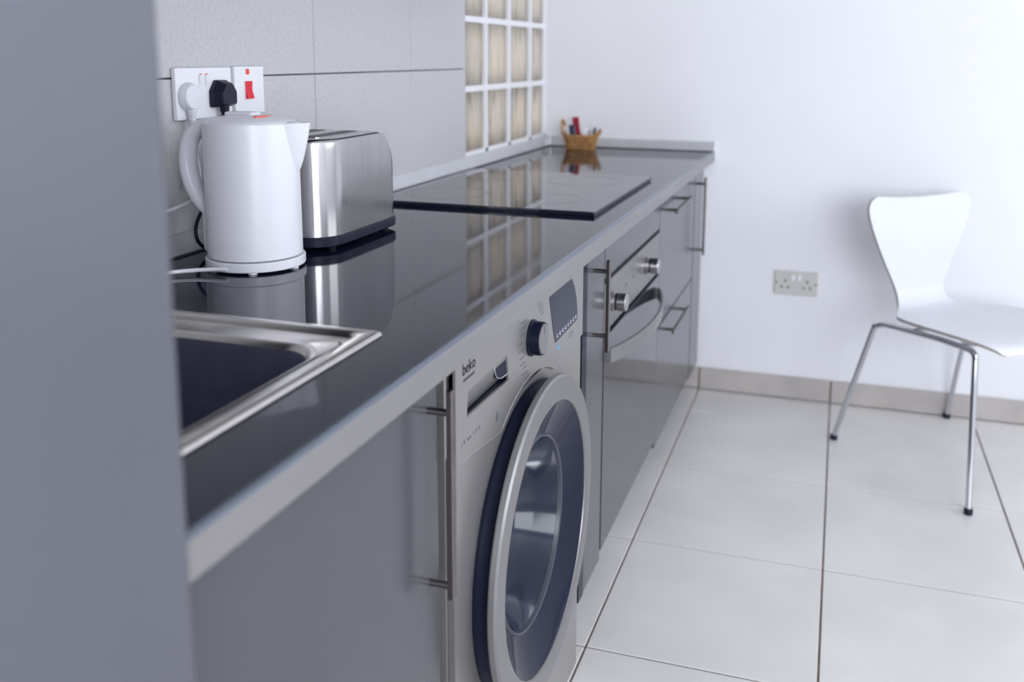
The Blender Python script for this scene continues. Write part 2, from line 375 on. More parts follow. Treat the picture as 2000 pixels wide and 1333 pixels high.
# rim and bowl as one pressed sheet: nested rounded outlines stepped in height
def ring(x0, y0, x1, y1, r, z, n=8):
    return [(u, v, z) for u, v in rrect(x0, y0, x1, y1, r, n)]
def loft(bm, rings):
    R = [[bm.verts.new(p) for p in rg] for rg in rings]
    for a, b_ in zip(R, R[1:]):
        for i in range(len(a)): bm.faces.new((a[i], a[(i+1) % len(a)], b_[(i+1) % len(a)], b_[i]))
    return R
bm = bm_new(); o_ = 0
loft(bm, [ring(SKX0, SKY0, SKX1, SKY1, 0.004, H+0.0006), ring(SKX0+0.001, SKY0+0.001, SKX1-0.001, SKY1-0.001, 0.004, H+0.004),
          ring(SKX0+0.005, SKY0+0.005, SKX1-0.005, SKY1-0.005, 0.006, H+0.0062), ring(SKX0+0.022, SKY0+0.012, SKX1-0.020, SKY1-0.018, 0.014, H+0.0055),
          ring(SKX0+0.026, SKY0+0.015, SKX1-0.0235, SKY1-0.023, 0.014, H+0.0005), ring(SKX0+0.05, SKY0+0.03, SKX1-0.029, SKY1-0.052, 0.022, H-0.0005),
          ring(BX0-0.008, BY0-0.004, BX1+0.006, BY1+0.014, 0.05, H+0.0015), ring(BX0-0.002, BY0, BX1+0.002, BY1+0.006, 0.052, H+0.001),
          ring(BX0, BY0, BX1, BY1, 0.052, H-0.004)])
ob('rim', bm, 'steel_sink', t, angle=1.2)
bm = bm_new()
R_ = loft(bm, [ring(BX0, BY0, BX1, BY1, 0.052, H-0.004), ring(BX0+0.001, BY0+0.001, BX1-0.001, BY1-0.001, 0.052, H-0.012), ring(BX0+0.006, BY0+0.006, BX1-0.006, BY1-0.006, 0.05, H-0.14),
          ring(BX0+0.02, BY0+0.02, BX1-0.02, BY1-0.02, 0.045, H-0.16), ring(BX0+0.1, BY0+0.1, BX1-0.1, BY1-0.1, 0.03, H-0.165)])
bm.faces.new(R_[-1]); ob('bowl', bm, 'steel_bowl', t, angle=1.2)
bm = bm_new(); lathe(bm, [(0.04, 0.0), (0.038, 0.003), (0.02, 0.001)], ((BX0+BX1)/2, (BY0+BY1)/2, H-0.1645), 'z', 32, (False, True)); ob('drain', bm, 'chrome', t)

# ================================================================== BASE CABINETS
XD = 0.588                                      # face of the doors
def bar_handle(parent, p0, p1, posts, xb=0.6175, w=0.006):
    """square bar between p0 and p1 (y,z) at x = xb on posts"""
    bm = bm_new(); (y0, z0), (y1, z1) = p0, p1
    box(bm, (xb-w*0.65, min(y0, y1)-w, min(z0, z1)-w*(0 if z0 != z1 else 1)), (xb+w*0.65, max(y0, y1)+w, max(z0, z1)+w*(0 if z0 != z1 else 1)), 0.001, 1)
    hd = ob('handle', bm, 'handle_steel', parent)
    for y, z in posts:
        bm = bm_new(); tube(bm, [(XD-0.0005, y, z), (xb-0.003, y, z)], 0.0045, 12); ob('post', bm, 'handle_steel', hd)
    return hd
def carcass(t, y0, y1, z0=0.13, z1=H-TH-0.002):
    bm = bm_new(); box(bm, (0.03, y0, z0), (XD-0.0205, y1, z1), 0.001, 1); ob('body', bm, 'carcass_dark', t, smooth=False)
    bm = bm_new(); box(bm, (0.08, y0+0.001, 0.0), (0.515, y1-0.001, z0)); ob('plinth', bm, 'carcass_dark', t, smooth=False)
def front(t, name, y0, y1, z0, z1, m='door_grey'):
    bm = bm_new(); box(bm, (XD-0.0195, y0, z0), (XD, y1, z1), 0.0015, 2); return ob(name, bm, m, t)
ZT = H-TH-0.004
t = thing('sink_cabinet', (0.3, -2.575, 0), 'grey base cabinet with one wide door below the sink', 'cabinet')
bm = bm_new(); box(bm, (0.03, -2.846, 0.13), (XD-0.0205, -2.305, 0.66), 0.001, 1); ob('body', bm, 'carcass_dark', t, smooth=False)
bm = bm_new(); box(bm, (0.08, -2.845, 0), (0.515, -2.306, 0.13)); ob('plinth', bm, 'carcass_dark', t, smooth=False)
d = front(t, 'door', -2.846, -2.312, 0.12, ZT)
bar_handle(d, (-2.340, 0.545), (-2.340, 0.812), ((-2.340, 0.783), (-2.340, 0.561)))
t = thing('pull_out_cabinet', (0.3, -1.53, 0), 'very narrow grey cabinet between the washing machine and the oven', 'cabinet')
carcass(t, -1.600, -1.462)
bm = bm_new(); box(bm, (0.03, -1.638, 0.113), (XD+0.001, -1.602, ZT)); ob('gap_shade', bm, 'gloss_navy', t, smooth=False)  # dark strip painted in for the shaded gap beside the washing machine
d = front(t, 'door', -1.600, -1.4625, 0.113, ZT)
bar_handle(d, (-1.550, 0.615), (-1.550, 0.803), ((-1.550, 0.780), (-1.550, 0.648)))
t = thing('oven_cabinet', (0.3, -1.15, 0), 'grey cabinet housing with a plain panel above the oven', 'cabinet')
bm = bm_new(); plate(bm, [[(-1.459, 0.124), (-0.841, 0.124), (-0.841, H-TH-0.002), (-1.459, H-TH-0.002)], [(-1.445, 0.14), (-0.855, 0.14), (-0.855, 0.735), (-1.445, 0.735)]], 0.03, XD-0.0205); ob('body', bm, 'carcass_dark', t, smooth=False)
bm = bm_new(); box(bm, (0.08, -1.458, 0), (0.515, -0.842, 0.124)); ob('plinth', bm, 'carcass_dark', t, smooth=False)
front(t, 'fascia_panel', -1.458, -0.842, 0.741, ZT)
t = thing('drawer_cabinet', (0.3, -0.53, 0), 'grey cabinet with two deep drawers between the oven and the end cabinet', 'cabinet')
carcass(t, -0.838, -0.215)
d = front(t, 'drawer', -0.8375, -0.2175, 0.462, ZT)
bar_handle(d, (-0.745, 0.774), (-0.475, 0.774), ((-0.725, 0.774), (-0.495, 0.774)))
d = front(t, 'drawer', -0.8375, -0.2175, 0.110, 0.457)
bar_handle(d, (-0.745, 0.428), (-0.475, 0.428), ((-0.725, 0.428), (-0.495, 0.428)))
t = thing('end_cabinet', (0.3, -0.105, 0), 'narrow grey cabinet at the far end against the white wall', 'cabinet')
carcass(t, -0.205, -0.0125); d = front(t, 'door', -0.205, -0.0125, 0.100, ZT)
bar_handle(d, (-0.175, 0.535), (-0.175, 0.800), ((-0.175, 0.778), (-0.175, 0.552)))

# unseen wall cabinets added to shade the top of the tiles and the near worktop
for y0, y1, lb in ((-2.845, -2.165, 'unseen grey wall cabinet added for shade above the sink'), (-2.161, -1.481, 'unseen grey wall cabinet added for shade above the kettle and toaster'), (-1.477, -0.797, 'unseen grey wall cabinet added for shade above the hob')):
    t = thing('shade_wall_cabinet', (0.16, (y0+y1)/2, 1.47), lb, 'cabinet')
    bm = bm_new(); box(bm, (0.001, y0, 1.47), (0.30, y1, 2.15), 0.001, 1); ob('body', bm, 'carcass_dark', t, smooth=False)
    for a, c in ((y0, (y0+y1)/2-0.0015), ((y0+y1)/2+0.0015, y1)):
        bm = bm_new(); box(bm, (0.301, a, 1.465), (0.32, c, 2.15), 0.0015, 2); ob('door', bm, 'door_grey', t)

# ================================================================== OVEN
t = thing('built_in_oven', (0.3, -1.15, 0.13), 'built-in electric oven with two knobs and a bowed steel handle', 'oven')
OY0, OY1 = -1.4555, -0.8445
bm = bm_new(); box(bm, (0.08, OY0+0.02, 0.145), (0.566, OY1-0.02, 0.733)); ob('body', bm, 'plastic_black', t, smooth=False)
bm = bm_new(); box(bm, (0.566, OY0, 0.136), (0.576, OY1, 0.7395)); ob('gasket_frame', bm, 'plastic_black', t, smooth=False)
bm = bm_new(); box(bm, (0.576, OY0, 0.624), (XD+0.001, OY1, 0.730), 0.001, 1); cp = ob('control_panel', bm, 'machine_ring', t)
for y in (-1.400, -1.030):
    bm = bm_new(); lathe(bm, [(0.0215, 0), (0.0215, 0.008), (0.0195, 0.009), (0.0195, 0.012)], (XD+0.001, y, 0.680), 'x', 32, (True, True)); k = ob('knob', bm, 'steel_brushed', cp)
    bm = bm_new(); lathe(bm, [(0.0185, 0.012), (0.0185, 0.0155)], (XD+0.001, y, 0.680), 'x', 32, (True, True)); ob('groove', bm, 'plastic_black', k)
    bm = bm_new(); lathe(bm, [(0.0195, 0.0155), (0.0195, 0.033), (0.018, 0.035)], (XD+0.001, y, 0.680), 'x', 32, (True, True)); ob('cap', bm, 'steel_brushed', k)
bm = bm_new()
for y, z, a in ((-1.255, 0.683, 0.01), (-1.18, 0.686, 0.012), (-1.11, 0.686, 0.012)):
    box(bm, (XD+0.001, y-a, z-0.004), (XD+0.0014, y+a, z-0.0015)); box(bm, (XD+0.001, y-a*0.6, z+0.001), (XD+0.0014, y+a*0.8, z+0.003))
ob('printed_marks', bm, 'print_grey', cp, smooth=False)['kind'] = 'stuff'
bm = bm_new(); box(bm, (0.576, OY0, 0.131), (XD+0.001, OY1, 0.612), 0.0015, 2); d = ob('door', bm, 'oven_glass', t)
bm = bm_new(); n = 28; A = []; B = []
for i in range(n+1):
    s_ = i/n; y = OY0+0.022+(OY1-OY0-0.044)*s_; bow = math.sin(PI*s_)**0.8*0.046
    A.append((XD+0.0035+bow, y)); B.append((XD+0.0095+bow, y))
q = [[bm.verts.new((x, y, 0.552)) for x, y in A], [bm.verts.new((x, y, 0.584)) for x, y in A], [bm.verts.new((x, y, 0.584)) for x, y in B], [bm.verts.new((x, y, 0.552)) for x, y in B]]
for k in range(4):
    a, c = q[k], q[(k+1) % 4]
    for i in range(n): bm.faces.new((a[i], a[i+1], c[i+1], c[i]))
bm.faces.new([q[k][0] for k in range(4)]); bm.faces.new([q[k][n] for k in range(4)][::-1])
hd = ob('handle', bm, 'machine_ring', d)
for y in (OY0+0.026, OY1-0.026):
    bm = bm_new(); box(bm, (XD, y-0.006, 0.554), (XD+0.012, y+0.006, 0.582), 0.001, 1); ob('handle_mount', bm, 'machine_ring', hd)

# ================================================================== WASHING MACHINE
t = thing('washing_machine', (0.32, -1.985, 0), 'silver front-loading washing machine with a large round porthole door', 'washing machine')
XW = 0.600; WL, WR = -2.2875, -1.6825; CY, CZ = -1.985, 0.449; ZW = 0.826
bm = bm_new()
for lo, hi in (((0.05, WL, 0.015), (XW-0.012, WL+0.012, ZW)), ((0.05, WR-0.012, 0.015), (XW-0.012, WR, ZW)), ((0.05, WL, ZW-0.01), (XW-0.012, WR, ZW)), ((0.05, WL, 0.015), (XW-0.012, WR, 0.03)), ((0.05, WL, 0.015), (0.06, WR, ZW))):
    box(bm, lo, hi, 0.002, 1)
ob('body', bm, 'machine_silver', t)
bm = bm_new(); plate(bm, [rrect(WL, 0.015, WR, 0.70, 0.004, 2), circle(CY, CZ, 0.185, 72)], XW-0.012, XW-0.002); ob('front_panel', bm, 'machine_silver', t)
# control panel outline: left foot, arc above the door, right part
RA = 0.2615
a_l = math.radians(121); a_r = math.radians(63)
arc = [(CY+RA*math.cos(a_r+(a_l-a_r)*i/20), CZ+RA*math.sin(a_r+(a_l-a_r)*i/20)) for i in range(21)]
out = [(WL, 0.690), (WL, ZW), (WR, ZW), (WR, 0.690)] + arc + [(-2.128, 0.6725)]
DW = [(-2.251, 0.742), (-2.246, 0.7755), (-2.098, 0.7775), (-2.091, 0.7385)]
bm = bm_new(); plate(bm, [out, DW], XW-0.002, XW+0.0015); cp = ob('control_panel', bm, 'machine_silver', t)
# bright seam bead under the control panel
bm = bm_new(); seam = [(XW+0.0008, y, z) for y, z in [(WL+0.001, 0.690), (-2.128, 0.6725)] + arc[::-1] + [(WR, 0.690)]]
tube(bm, seam, 0.0012, 6); ob('seam', bm, 'aluminium', cp)
# detergent drawer recess with a curved scoop and a dark grip on the right
bm = bm_new(); prev = None
for i in range(9):
    a = PI/2*i/8
    for_z = 0.7775-0.0375*(i/8); x_ = XW-0.0005-0.012*(1-math.cos(a*0.93))
    row = [bm.verts.new((x_, -2.252, for_z)), bm.verts.new((x_, -2.0885, for_z))]
    if prev: bm.faces.new((prev[0], prev[1], row[1], row[0]))
    prev = row
ds = ob('detergent_drawer', bm, 'machine_ring', cp)
bm = bm_new(); box(bm, (XW-0.020, -2.255, 0.736), (XW-0.0140, -2.088, 0.742)); box(bm, (XW-0.020, -2.255, 0.7345), (XW-0.003, -2.088, 0.7385)); ob('pocket', bm, 'gloss_navy', ds, smooth=False)
gp = [(-2.146, 0.7775), (-2.143, 0.766), (-2.134, 0.7555), (-2.118, 0.7495), (-2.0925, 0.7475), (-2.091, 0.7775)]
bm = bm_new(); plate(bm, [gp], XW-0.012, XW-0.001); ob('grip', bm, 'gloss_navy', ds, smooth=False, label='dark grip with a curved bright edge')
bm = bm_new(); tube(bm, smooth_path([(XW-0.0005, y, z) for y, z in gp[:5]], 5), 0.0011, 6); ob('grip_edge', bm, 'chrome', ds)
# knob
KY, KZ = -1.985, 0.7705
bm = bm_new(); lathe(bm, [(0.0285, 0.0), (0.0285, 0.003), (0.0265, 0.004), (0.0262, 0.0165), (0.0255, 0.019)], (XW+0.0015, KY, KZ), 'x', 48, (True, True)); k = ob('programme_knob', bm, 'gloss_navy', cp)
bm = bm_new(); lathe(bm, [(0.0232, 0.0188), (0.0230, 0.0200), (0.022, 0.0204)], (XW+0.0015, KY, KZ), 'x', 48, (True, True)); kf = ob('knob_face', bm, 'machine_ring', k)
bm = bm_new(); box(bm, (XW+0.0217, KY-0.0008, KZ+0.008), (XW+0.0222, KY+0.0008, KZ+0.021)); ob('pointer', bm, 'print_dark', k, smooth=False)
# display
dp = [(-1.895, 0.8125), (-1.868, 0.741), (-1.858, 0.7245), (-1.722, 0.7285), (-1.7225, 0.745), (-1.730, 0.772), (-1.745, 0.797), (-1.761, 0.8125)]
bm = bm_new(); plate(bm, [dp], XW+0.0012, XW+0.0022); ds = ob('display', bm, 'glass_navy', cp, smooth=False, label='dark glossy display panel')
bm = bm_new()
for i in range(8):
    y = -1.852+i*0.0165; z = 0.7312+i*0.0003
    box(bm, (XW+0.0022, y, z), (XW+0.0025, y+0.0012, z+0.006)); box(bm, (XW+0.0022, y+0.003, z), (XW+0.0025, y+0.0075, z+0.0012)); box(bm, (XW+0.0022, y+0.003, z+0.0045), (XW+0.0025, y+0.0065, z+0.0057))
ob('display_icons', bm, 'print_light', ds, smooth=False)['kind'] = 'stuff'
# printing
bm = text_bm('beko', (-2.2655, 0.8015), 0.0225, XW+0.0016, bold=0.0)
b2 = text_bm('beko', (-2.2651, 0.8015), 0.0225, XW+0.0016); merge(bm, b2)
box(bm, (XW+0.0015, -2.262, 0.7925), (XW+0.0018, -2.224, 0.7958)); ob('logo', bm, 'print_dark', cp, smooth=False)
bm = bm_new()
for i in range(8):
    ang = math.radians(128+i*15); yy = KY+0.040*math.cos(ang); zz = KZ+0.046*math.sin(ang)
    L_ = random.uniform(0.018, 0.030)
    box(bm, (XW+0.0015, yy-L_, zz-0.0007), (XW+0.0018, yy, zz+0.0007))
for i in range(5):
    yy = KY+0.020+0.004*i; zz = KZ+0.043-0.0055*i+0.004; L_ = random.uniform(0.016, 0.024)
    box(bm, (XW+0.0015, yy+0.006, zz-0.0006), (XW+0.0018, yy+0.006+L_, zz+0.0006))
for i in range(5):
    yy = KY-0.035+0.005*i; zz = KZ-0.046-0.0042*i; box(bm, (XW+0.0015, yy-0.012, zz-0.0006), (XW+0.0018, yy+0.012, zz+0.0006))
ob('programme_print', bm, 'print_grey', cp, smooth=False)['kind'] = 'stuff'
bm = bm_new()
y = -2.270
for L_, h in ((0.002, 0.003), (0.006, 0.0045), (0.016, 0.003), (0.002, 0.0045), (0.004, 0.005), (0.004, 0.005)):
    box(bm, (XW+0.0015, y, 0.7095), (XW+0.0018, y+L_*0.8, 0.7095+h)); y += L_+0.006
ob('capacity_print', bm, 'print_grey', cp, smooth=False)['kind'] = 'stuff'
bm = bm_new(); plate(bm, [[(-2.140, 0.709), (-2.146, 0.7015), (-2.1435, 0.695), (-2.140, 0.693), (-2.1365, 0.695), (-2.134, 0.7015)]], XW+0.0015, XW+0.0019); ob('drop_emblem', bm, 'print_grey', cp, smooth=False)
bm = bm_new()
for a, L_ in ((0.6, 0.009), (2.2, 0.007), (1.4, 0.005)):
    y0, z0 = -1.842, 0.708
    tube(bm, [(XW+0.0017, y0, z0), (XW+0.0017, y0+L_*math.cos(a), z0+L_*math.sin(a)), (XW+0.0017, y0+L_*1.3*math.cos(a+0.5), z0+L_*1.2*math.sin(a+0.5))], 0.0009, 6)
ob('blue_emblem', bm, 'print_blue', cp, smooth=False)['kind'] = 'stuff'
bm = bm_new()
for i in range(3): box(bm, (XW+0.0015, -1.775, 0.7075+i*0.004), (XW+0.0018, -1.752+0.006*(i % 2), 0.7085+i*0.004))
ob('energy_print', bm, 'print_grey', cp, smooth=False)['kind'] = 'stuff'
# porthole door
bm = bm_new(); lathe(bm, [(0.2440, -0.002), (0.2440, 0.004), (0.2405, 0.010), (0.2400, 0.0225)], (XW, CY, CZ), 'x', 128); 
lathe(bm, [(0.19, 0.003), (0.2440, 0.003)], (XW, CY, CZ), 'x', 128); dr = ob('porthole_door', bm, 'gloss_navy', t, label='thick round door with a black collar')
bm = bm_new(); lathe(bm, [(0.2400, 0.0225), (0.2530, 0.0235), (0.2545, 0.0260), (0.2535, 0.0325), (0.2500, 0.0355), (0.2180, 0.0365), (0.2125, 0.0345), (0.2115, 0.031)], (XW, CY, CZ), 'x', 128); ob('door_ring', bm, 'machine_ring', dr, angle=0.5)
bm = bm_new(); lathe(bm, [(0.2118, 0.0325), (0.206, 0.029), (0.185, 0.019), (0.163, 0.010), (0.1555, 0.007)], (XW, CY, CZ), 'x', 128); ob('door_funnel', bm, 'glass_navy', dr)
bm = bm_new(); lathe(bm, [(0.1555, 0.007), (0.153, 0.0095), (0.150, 0.008), (0.148, 0.002)], (XW, CY, CZ), 'x', 128); ob('glass_rim', bm, 'seal_grey', dr)
bm = bm_new(); lathe(bm, [(0.150, 0.004), (0.146, -0.006), (0.138, -0.035), (0.128, -0.065), (0.112, -0.082), (0.085, -0.090), (0.02, -0.092)], (XW, CY, CZ), 'x', 96, (False, True))
ob('glass_bowl', bm, 'door_glass', dr)
bm = bm_new(); lathe(bm, [(0.190, -0.006), (0.186, -0.03), (0.165, -0.045), (0.165, -0.075), (0.190, -0.085)], (XW, CY, CZ), 'x', 96); ob('door_seal', bm, 'seal_grey', t)
bm = bm_new(); lathe(bm, [(0.19, -0.085), (0.235, -0.10), (0.235, -0.40), (0.02, -0.41)], (XW, CY, CZ), 'x', 64, (False, True)); ob('drum', bm, 'drum_steel', t)
for px in (0.09, 0.55):
    for py in (WL+0.05, WR-0.05):
        bm = bm_new(); lathe(bm, [(0.02, 0), (0.018, 0.016)], (px, py, 0), 'z', 16, (True, True)); ob('foot', bm, 'rubber_dark', t)

# ================================================================== HOB
t = thing('ceramic_hob', (0.307, -1.148, H), 'black glass ceramic hob lying on the worktop', 'hob')
HX0, HX1, HY0, HY1 = 0.05, 0.563, -1.455, -0.842
bm = bm_new(); box(bm, (HX0+0.002, HY0+0.002, H+0.0005), (HX1-0.002, HY1-0.002, H+0.006)); ob('frame', bm, 'hob_edge', t, smooth=False)
bm = bm_new(); box(bm, (HX0, HY0, H+0.004), (HX1, HY1, H+0.0098), 0.0012, 2); gl = ob('glass_plate', bm, 'hob_glass', t)
mat('print_faint', (0.07, 0.07, 0.085), 0.3)
for cx, cy, r in ((0.17, -1.31, 0.095), (0.42, -1.31, 0.075), (0.17, -0.99, 0.075), (0.42, -0.99, 0.095)):
    bm = bm_new(); plate(bm, [circle(cx, cy, r, 48), circle(cx, cy, r-0.0015, 48)], H+0.0098, H+0.00995, 'z'); ob('cooking_zone_ring', bm, 'print_faint', gl, smooth=False)

# ================================================================== KETTLE AND ITS BASE
KX, KYY = 0.171, -2.068
tb = thing('kettle_stand', (KX, KYY, H), 'round white power stand under the kettle with its white cord and plug', 'kettle stand')
bm = bm_new(); lathe(bm, [(0.060, 0.0032), (0.0752, 0.0032), (0.0760, 0.0045), (0.0760, 0.0160), (0.0752, 0.0172), (0.05, 0.0178)], (KX, KYY, H), 'z', 96, (True, True)); ob('base_plate', bm, 'plastic_white', tb, angle=0.5)
for i in range(6):
    a = 2*PI*i/6-1.05; bm = bm_new(); lathe(bm, [(0.007, 0.0003), (0.007, 0.004)], (KX+0.068*math.cos(a), KYY+0.068*math.sin(a), H), 'z', 12, (True, True)); ob('foot', bm, 'plastic_white', tb)
tk = thing('kettle', (KX, KYY, H+0.019), 'white plastic jug kettle with a loop handle and pointed spout', 'kettle')
KA = 0.10                                       # direction of the spout, handle opposite
ZB, ZR = 0.8900, 1.0955                         # bottom and rim of the jug
prof = [(0.0700, ZB), (0.0722, ZB+0.0015)] + [(0.0722-0.0012*i/40, ZB+0.002+(ZR-ZB-0.002)*i/40) for i in range(41)]
bm = bm_new(); lathe(bm, prof + [(0.0690, ZR+0.0002), (0.0685, ZR-0.004), (0.0685, ZR-0.03)], (KX, KYY, 0), 'z', 128, (True, False)); ob('jug', bm, 'plastic_white', tk, angle=0.45)
# pointed spout: a crisp V growing out of the jug wall
bm = bm_new(); rows_ = []; ZS = 1.018; KS = KA+0.13
for i in range(17):
    f = i/16; z = ZS+(ZR+0.0008-ZS)*f; hw = 0.46*f**0.6+0.002; rows_.append([])
    for k in range(21):
        t_ = -1+k/10; a = KS+hw*t_; r = 0.0709+0.0235*f**0.6*(1-abs(t_)**1.35)
        rows_[-1].append(bm.verts.new((KX+r*math.cos(a), KYY+r*math.sin(a), z)))
for a, c in zip(rows_, rows_[1:]):
    for k in range(20): bm.faces.new((a[k], a[k+1], c[k+1], c[k]))
bm.faces.new(rows_[-1]); ob('spout', bm, 'plastic_white', tk, angle=0.6)
bm = bm_new(); lathe(bm, [(0.0687, ZR-0.004), (0.0685, ZR+0.0005), (0.064, ZR+0.0045), (0.048, ZR+0.0095), (0.030, ZR+0.012), (0.004, ZR+0.0128)], (KX, KYY, 0), 'z', 96, (False, True)); lid = ob('lid', bm, 'plastic_white', tk)
bm = bm_new(); box(bm, (KX-0.038, KYY-0.014, ZR+0.009), (KX+0.012, KYY+0.014, ZR+0.0165), 0.004, 3); ob('lid_tab', bm, 'plastic_white', lid)
bm = bm_new(); plate(bm, [[(KX+0.030+0.008*math.cos(a), KYY-0.012+0.020*math.sin(a)) for a in [2*PI*i/24 for i in range(24)]]], ZR+0.0085, ZR+0.0118, 'z'); ob('lid_mark', bm, 'neon_red', lid, smooth=False, label='orange red printed mark')
KR = Matrix.Translation((KX, KYY, 0)) @ Matrix.Rotation(KA, 4, 'Z')
bm = bm_new(); box(bm, (0.062, -0.012, ZR-0.012), (0.080, 0.012, ZR+0.0025), 0.003, 2); bm.transform(KR); ob('spout_filter', bm, 'plastic_white', tk)
hp = smooth_path([(-0.054, 0, ZR-0.008), (-0.078, 0, ZR-0.008), (-0.101, 0, ZR-0.024), (-0.1095, 0, ZR-0.056), (-0.1060, 0, ZR-0.09), (-0.091, 0, ZR-0.122), (-0.065, 0, ZR-0.147)], 8)
bm = bm_new(); tube(bm, hp, 0.01, 24, True, flat=(0.0170, 0.0125)); bm.transform(KR); ob('handle', bm, 'plastic_white', tk, angle=1.0)
bm = bm_new(); box(bm, (-0.0825, -0.017, ZB+0.0005), (-0.060, 0.017, ZB+0.072), 0.007, 3); bm.transform(KR); ob('handle_root', bm, 'plastic_white', tk)
# ================================================================== TOASTER
t = thing('toaster', (0.15, -1.82, H), 'brushed steel toaster with a black base standing behind the kettle', 'toaster')
TX0, TX1, TY0, TY1 = 0.066, 0.236, -1.962, -1.688
TZ0, TZ1 = H+0.0235, 1.0605
# outline in plan (rounded near corners), far end rolled over in side view
def plan(inset=0.0):
    out = []
    for cx, cy, a, r in ((TX1-0.035, TY1-0.035, 0, 0.035), (TX0+0.035, TY1-0.035, PI/2, 0.035), (TX0+0.055, TY0+0.055, PI, 0.055), (TX1-0.055, TY0+0.055, 1.5*PI, 0.055)):
        for i in range(11):
            q_ = a+PI/2*i/10; out.append((cx+(r-inset)*math.cos(q_), cy+(r-inset)*math.sin(q_)))
    return out
def roll(z):                                    # how far the far end moves in at height z
    r = 0.072; dz = z-(TZ1-r)
    return 0.0 if dz <= 0 else r-math.sqrt(max(0, r*r-dz*dz))
bm = bm_new(); rings = []
levels = [(TZ0, 0.001), (TZ0+0.001, 0)] + [(TZ0+0.001+(TZ1-0.008-TZ0-0.001)*i/16, 0) for i in range(1, 17)] + [(TZ1-0.008+0.008*math.sin(PI/2*i/5), 0.008*(1-math.cos(PI/2*i/5))) for i in range(1, 6)]
for z, ins in levels:
    rg = []
    lim = TY1-0.004-roll(min(z, TZ1-0.0005))*0.93
    for x, y in plan(ins):
        # squeeze the far half so that the end follows the rolled profile
        mid = -1.86
        if y > mid: y = mid+(y-mid)*(lim-mid)/(TY1-mid)
        rg.append(bm.verts.new((x, y, z)))
    rings.append(rg)
n = len(rings[0])
for a, b_ in zip(rings, rings[1:]):
    for i in range(n): bm.faces.new((a[i], a[(i+1) % n], b_[(i+1) % n], b_[i]))
bm.faces.new(rings[0][::-1]); bm.faces.new(rings[-1]); ob('shell', bm, 'steel_brushed', t, angle=0.7)
for x in (0.118, 0.184):
    bm = bm_new(); plate(bm, [rrect(x-0.017, -1.925, x+0.017, -1.775, 0.008)], TZ1-0.001, TZ1+0.0012, 'z'); fr = ob('slot_frame', bm, 'steel_brushed', t, smooth=False)
    bm = bm_new(); plate(bm, [rrect(x-0.0135, -1.921, x+0.0135, -1.779, 0.006)], TZ1+0.0008, TZ1+0.0016, 'z'); ob('slot', bm, 'plastic_black', fr, smooth=False)
bm = bm_new(); rb = [[bm.verts.new((x+(x-0.151)*k, y+(y+1.825)*k, z)) for x, y in plan()] for z, k in ((H+0.006, -0.02), (H+0.008, 0.012), (H+0.021, 0.018), (H+0.0235, 0.004), (H+0.0237, -0.05))]
for a, b_ in zip(rb, rb[1:]):
    for i in range(n): bm.faces.new((a[i], a[(i+1) % n], b_[(i+1) % n], b_[i]))
bm.faces.new(rb[0][::-1]); bm.faces.new(rb[-1]); ob('base', bm, 'plastic_black', t)
for x in (TX0+0.03, TX1-0.022):
    for y in (TY0+0.05, TY1-0.028):
        bm = bm_new(); lathe(bm, [(0.008, 0.0003), (0.009, 0.007)], (x, y, H), 'z', 16, (True, True)); ob('foot', bm, 'plastic_black', t)
toaster = t
# ================================================================== SOCKETS
def plug(parent, y, z, m, x0, round_):
    q = 0.45 if round_ else 0.72
    """three-pin plug: thick body, back shoulder, cord relief pointing down"""
    bm = bm_new()
    if round_: pts = circle(y, z, 0.0235, 28)
    else: pts = [(y-0.024, z-0.022), (y+0.024, z-0.022), (y+0.0255, z-0.017), (y+0.0255, z+0.006), (y+0.012, z+0.0235), (y-0.012, z+0.0235), (y-0.0255, z+0.006), (y-0.0255, z-0.017)]
    lv = [(0, 0.96), (0.002, 1.0), (0.012, 1.0), (0.017, 0.92 if not round_ else 0.97), (0.030, 0.80 if not round_ else 0.90), (0.034, 0.72 if not round_ else 0.80)]
    R = [[bm.verts.new((x0+h*q, y+(u-y)*k, z-0.002*(1-k)+(v-z)*k)) for u, v in pts] for h, k in lv]
    for a, c in zip(R, R[1:]):
        for i in range(len(a)): bm.faces.new((a[i], a[(i+1) % len(a)], c[(i+1) % len(a)], c[i]))
    bm.faces.new(R[0][::-1]); bm.faces.new(R[-1])
    p = ob('plug', bm, m, parent, angle=0.5)
    bm = bm_new(); tube(bm, [(x0+0.016*q, y, z-0.018), (x0+0.016*q, y, z-0.030), (x0+0.016*q, y, z-0.032), (x0+0.016*q, y, z-0.036), (x0+0.016*q, y, z-0.037), (x0+0.016*q, y, z-0.050)], [0.0085, 0.0075, 0.0062, 0.0062, 0.0068, 0.0048], 14); ob('strain_relief', bm, m, p)
    return p
def faceplate(bm, lo, hi, axis, a0, th):
    """bevelled wall plate"""
    if axis == 'x': box(bm, (a0, lo[0], lo[1]), (a0+th, hi[0], hi[1]), 0.003, 2)
    else: box(bm, (lo[0], a0-th, lo[1]), (hi[0], a0, hi[1]), 0.003, 2)
WX = 0.0006
t = thing('double_socket', (0.005, -1.960, 1.134), 'white double wall socket with a white and a black plug in it', 'socket')
bm = bm_new(); faceplate(bm, (-2.034, 1.0905), (-1.886, 1.1765), 'x', WX, 0.0095); pl = ob('faceplate', bm, 'plate_white', t)
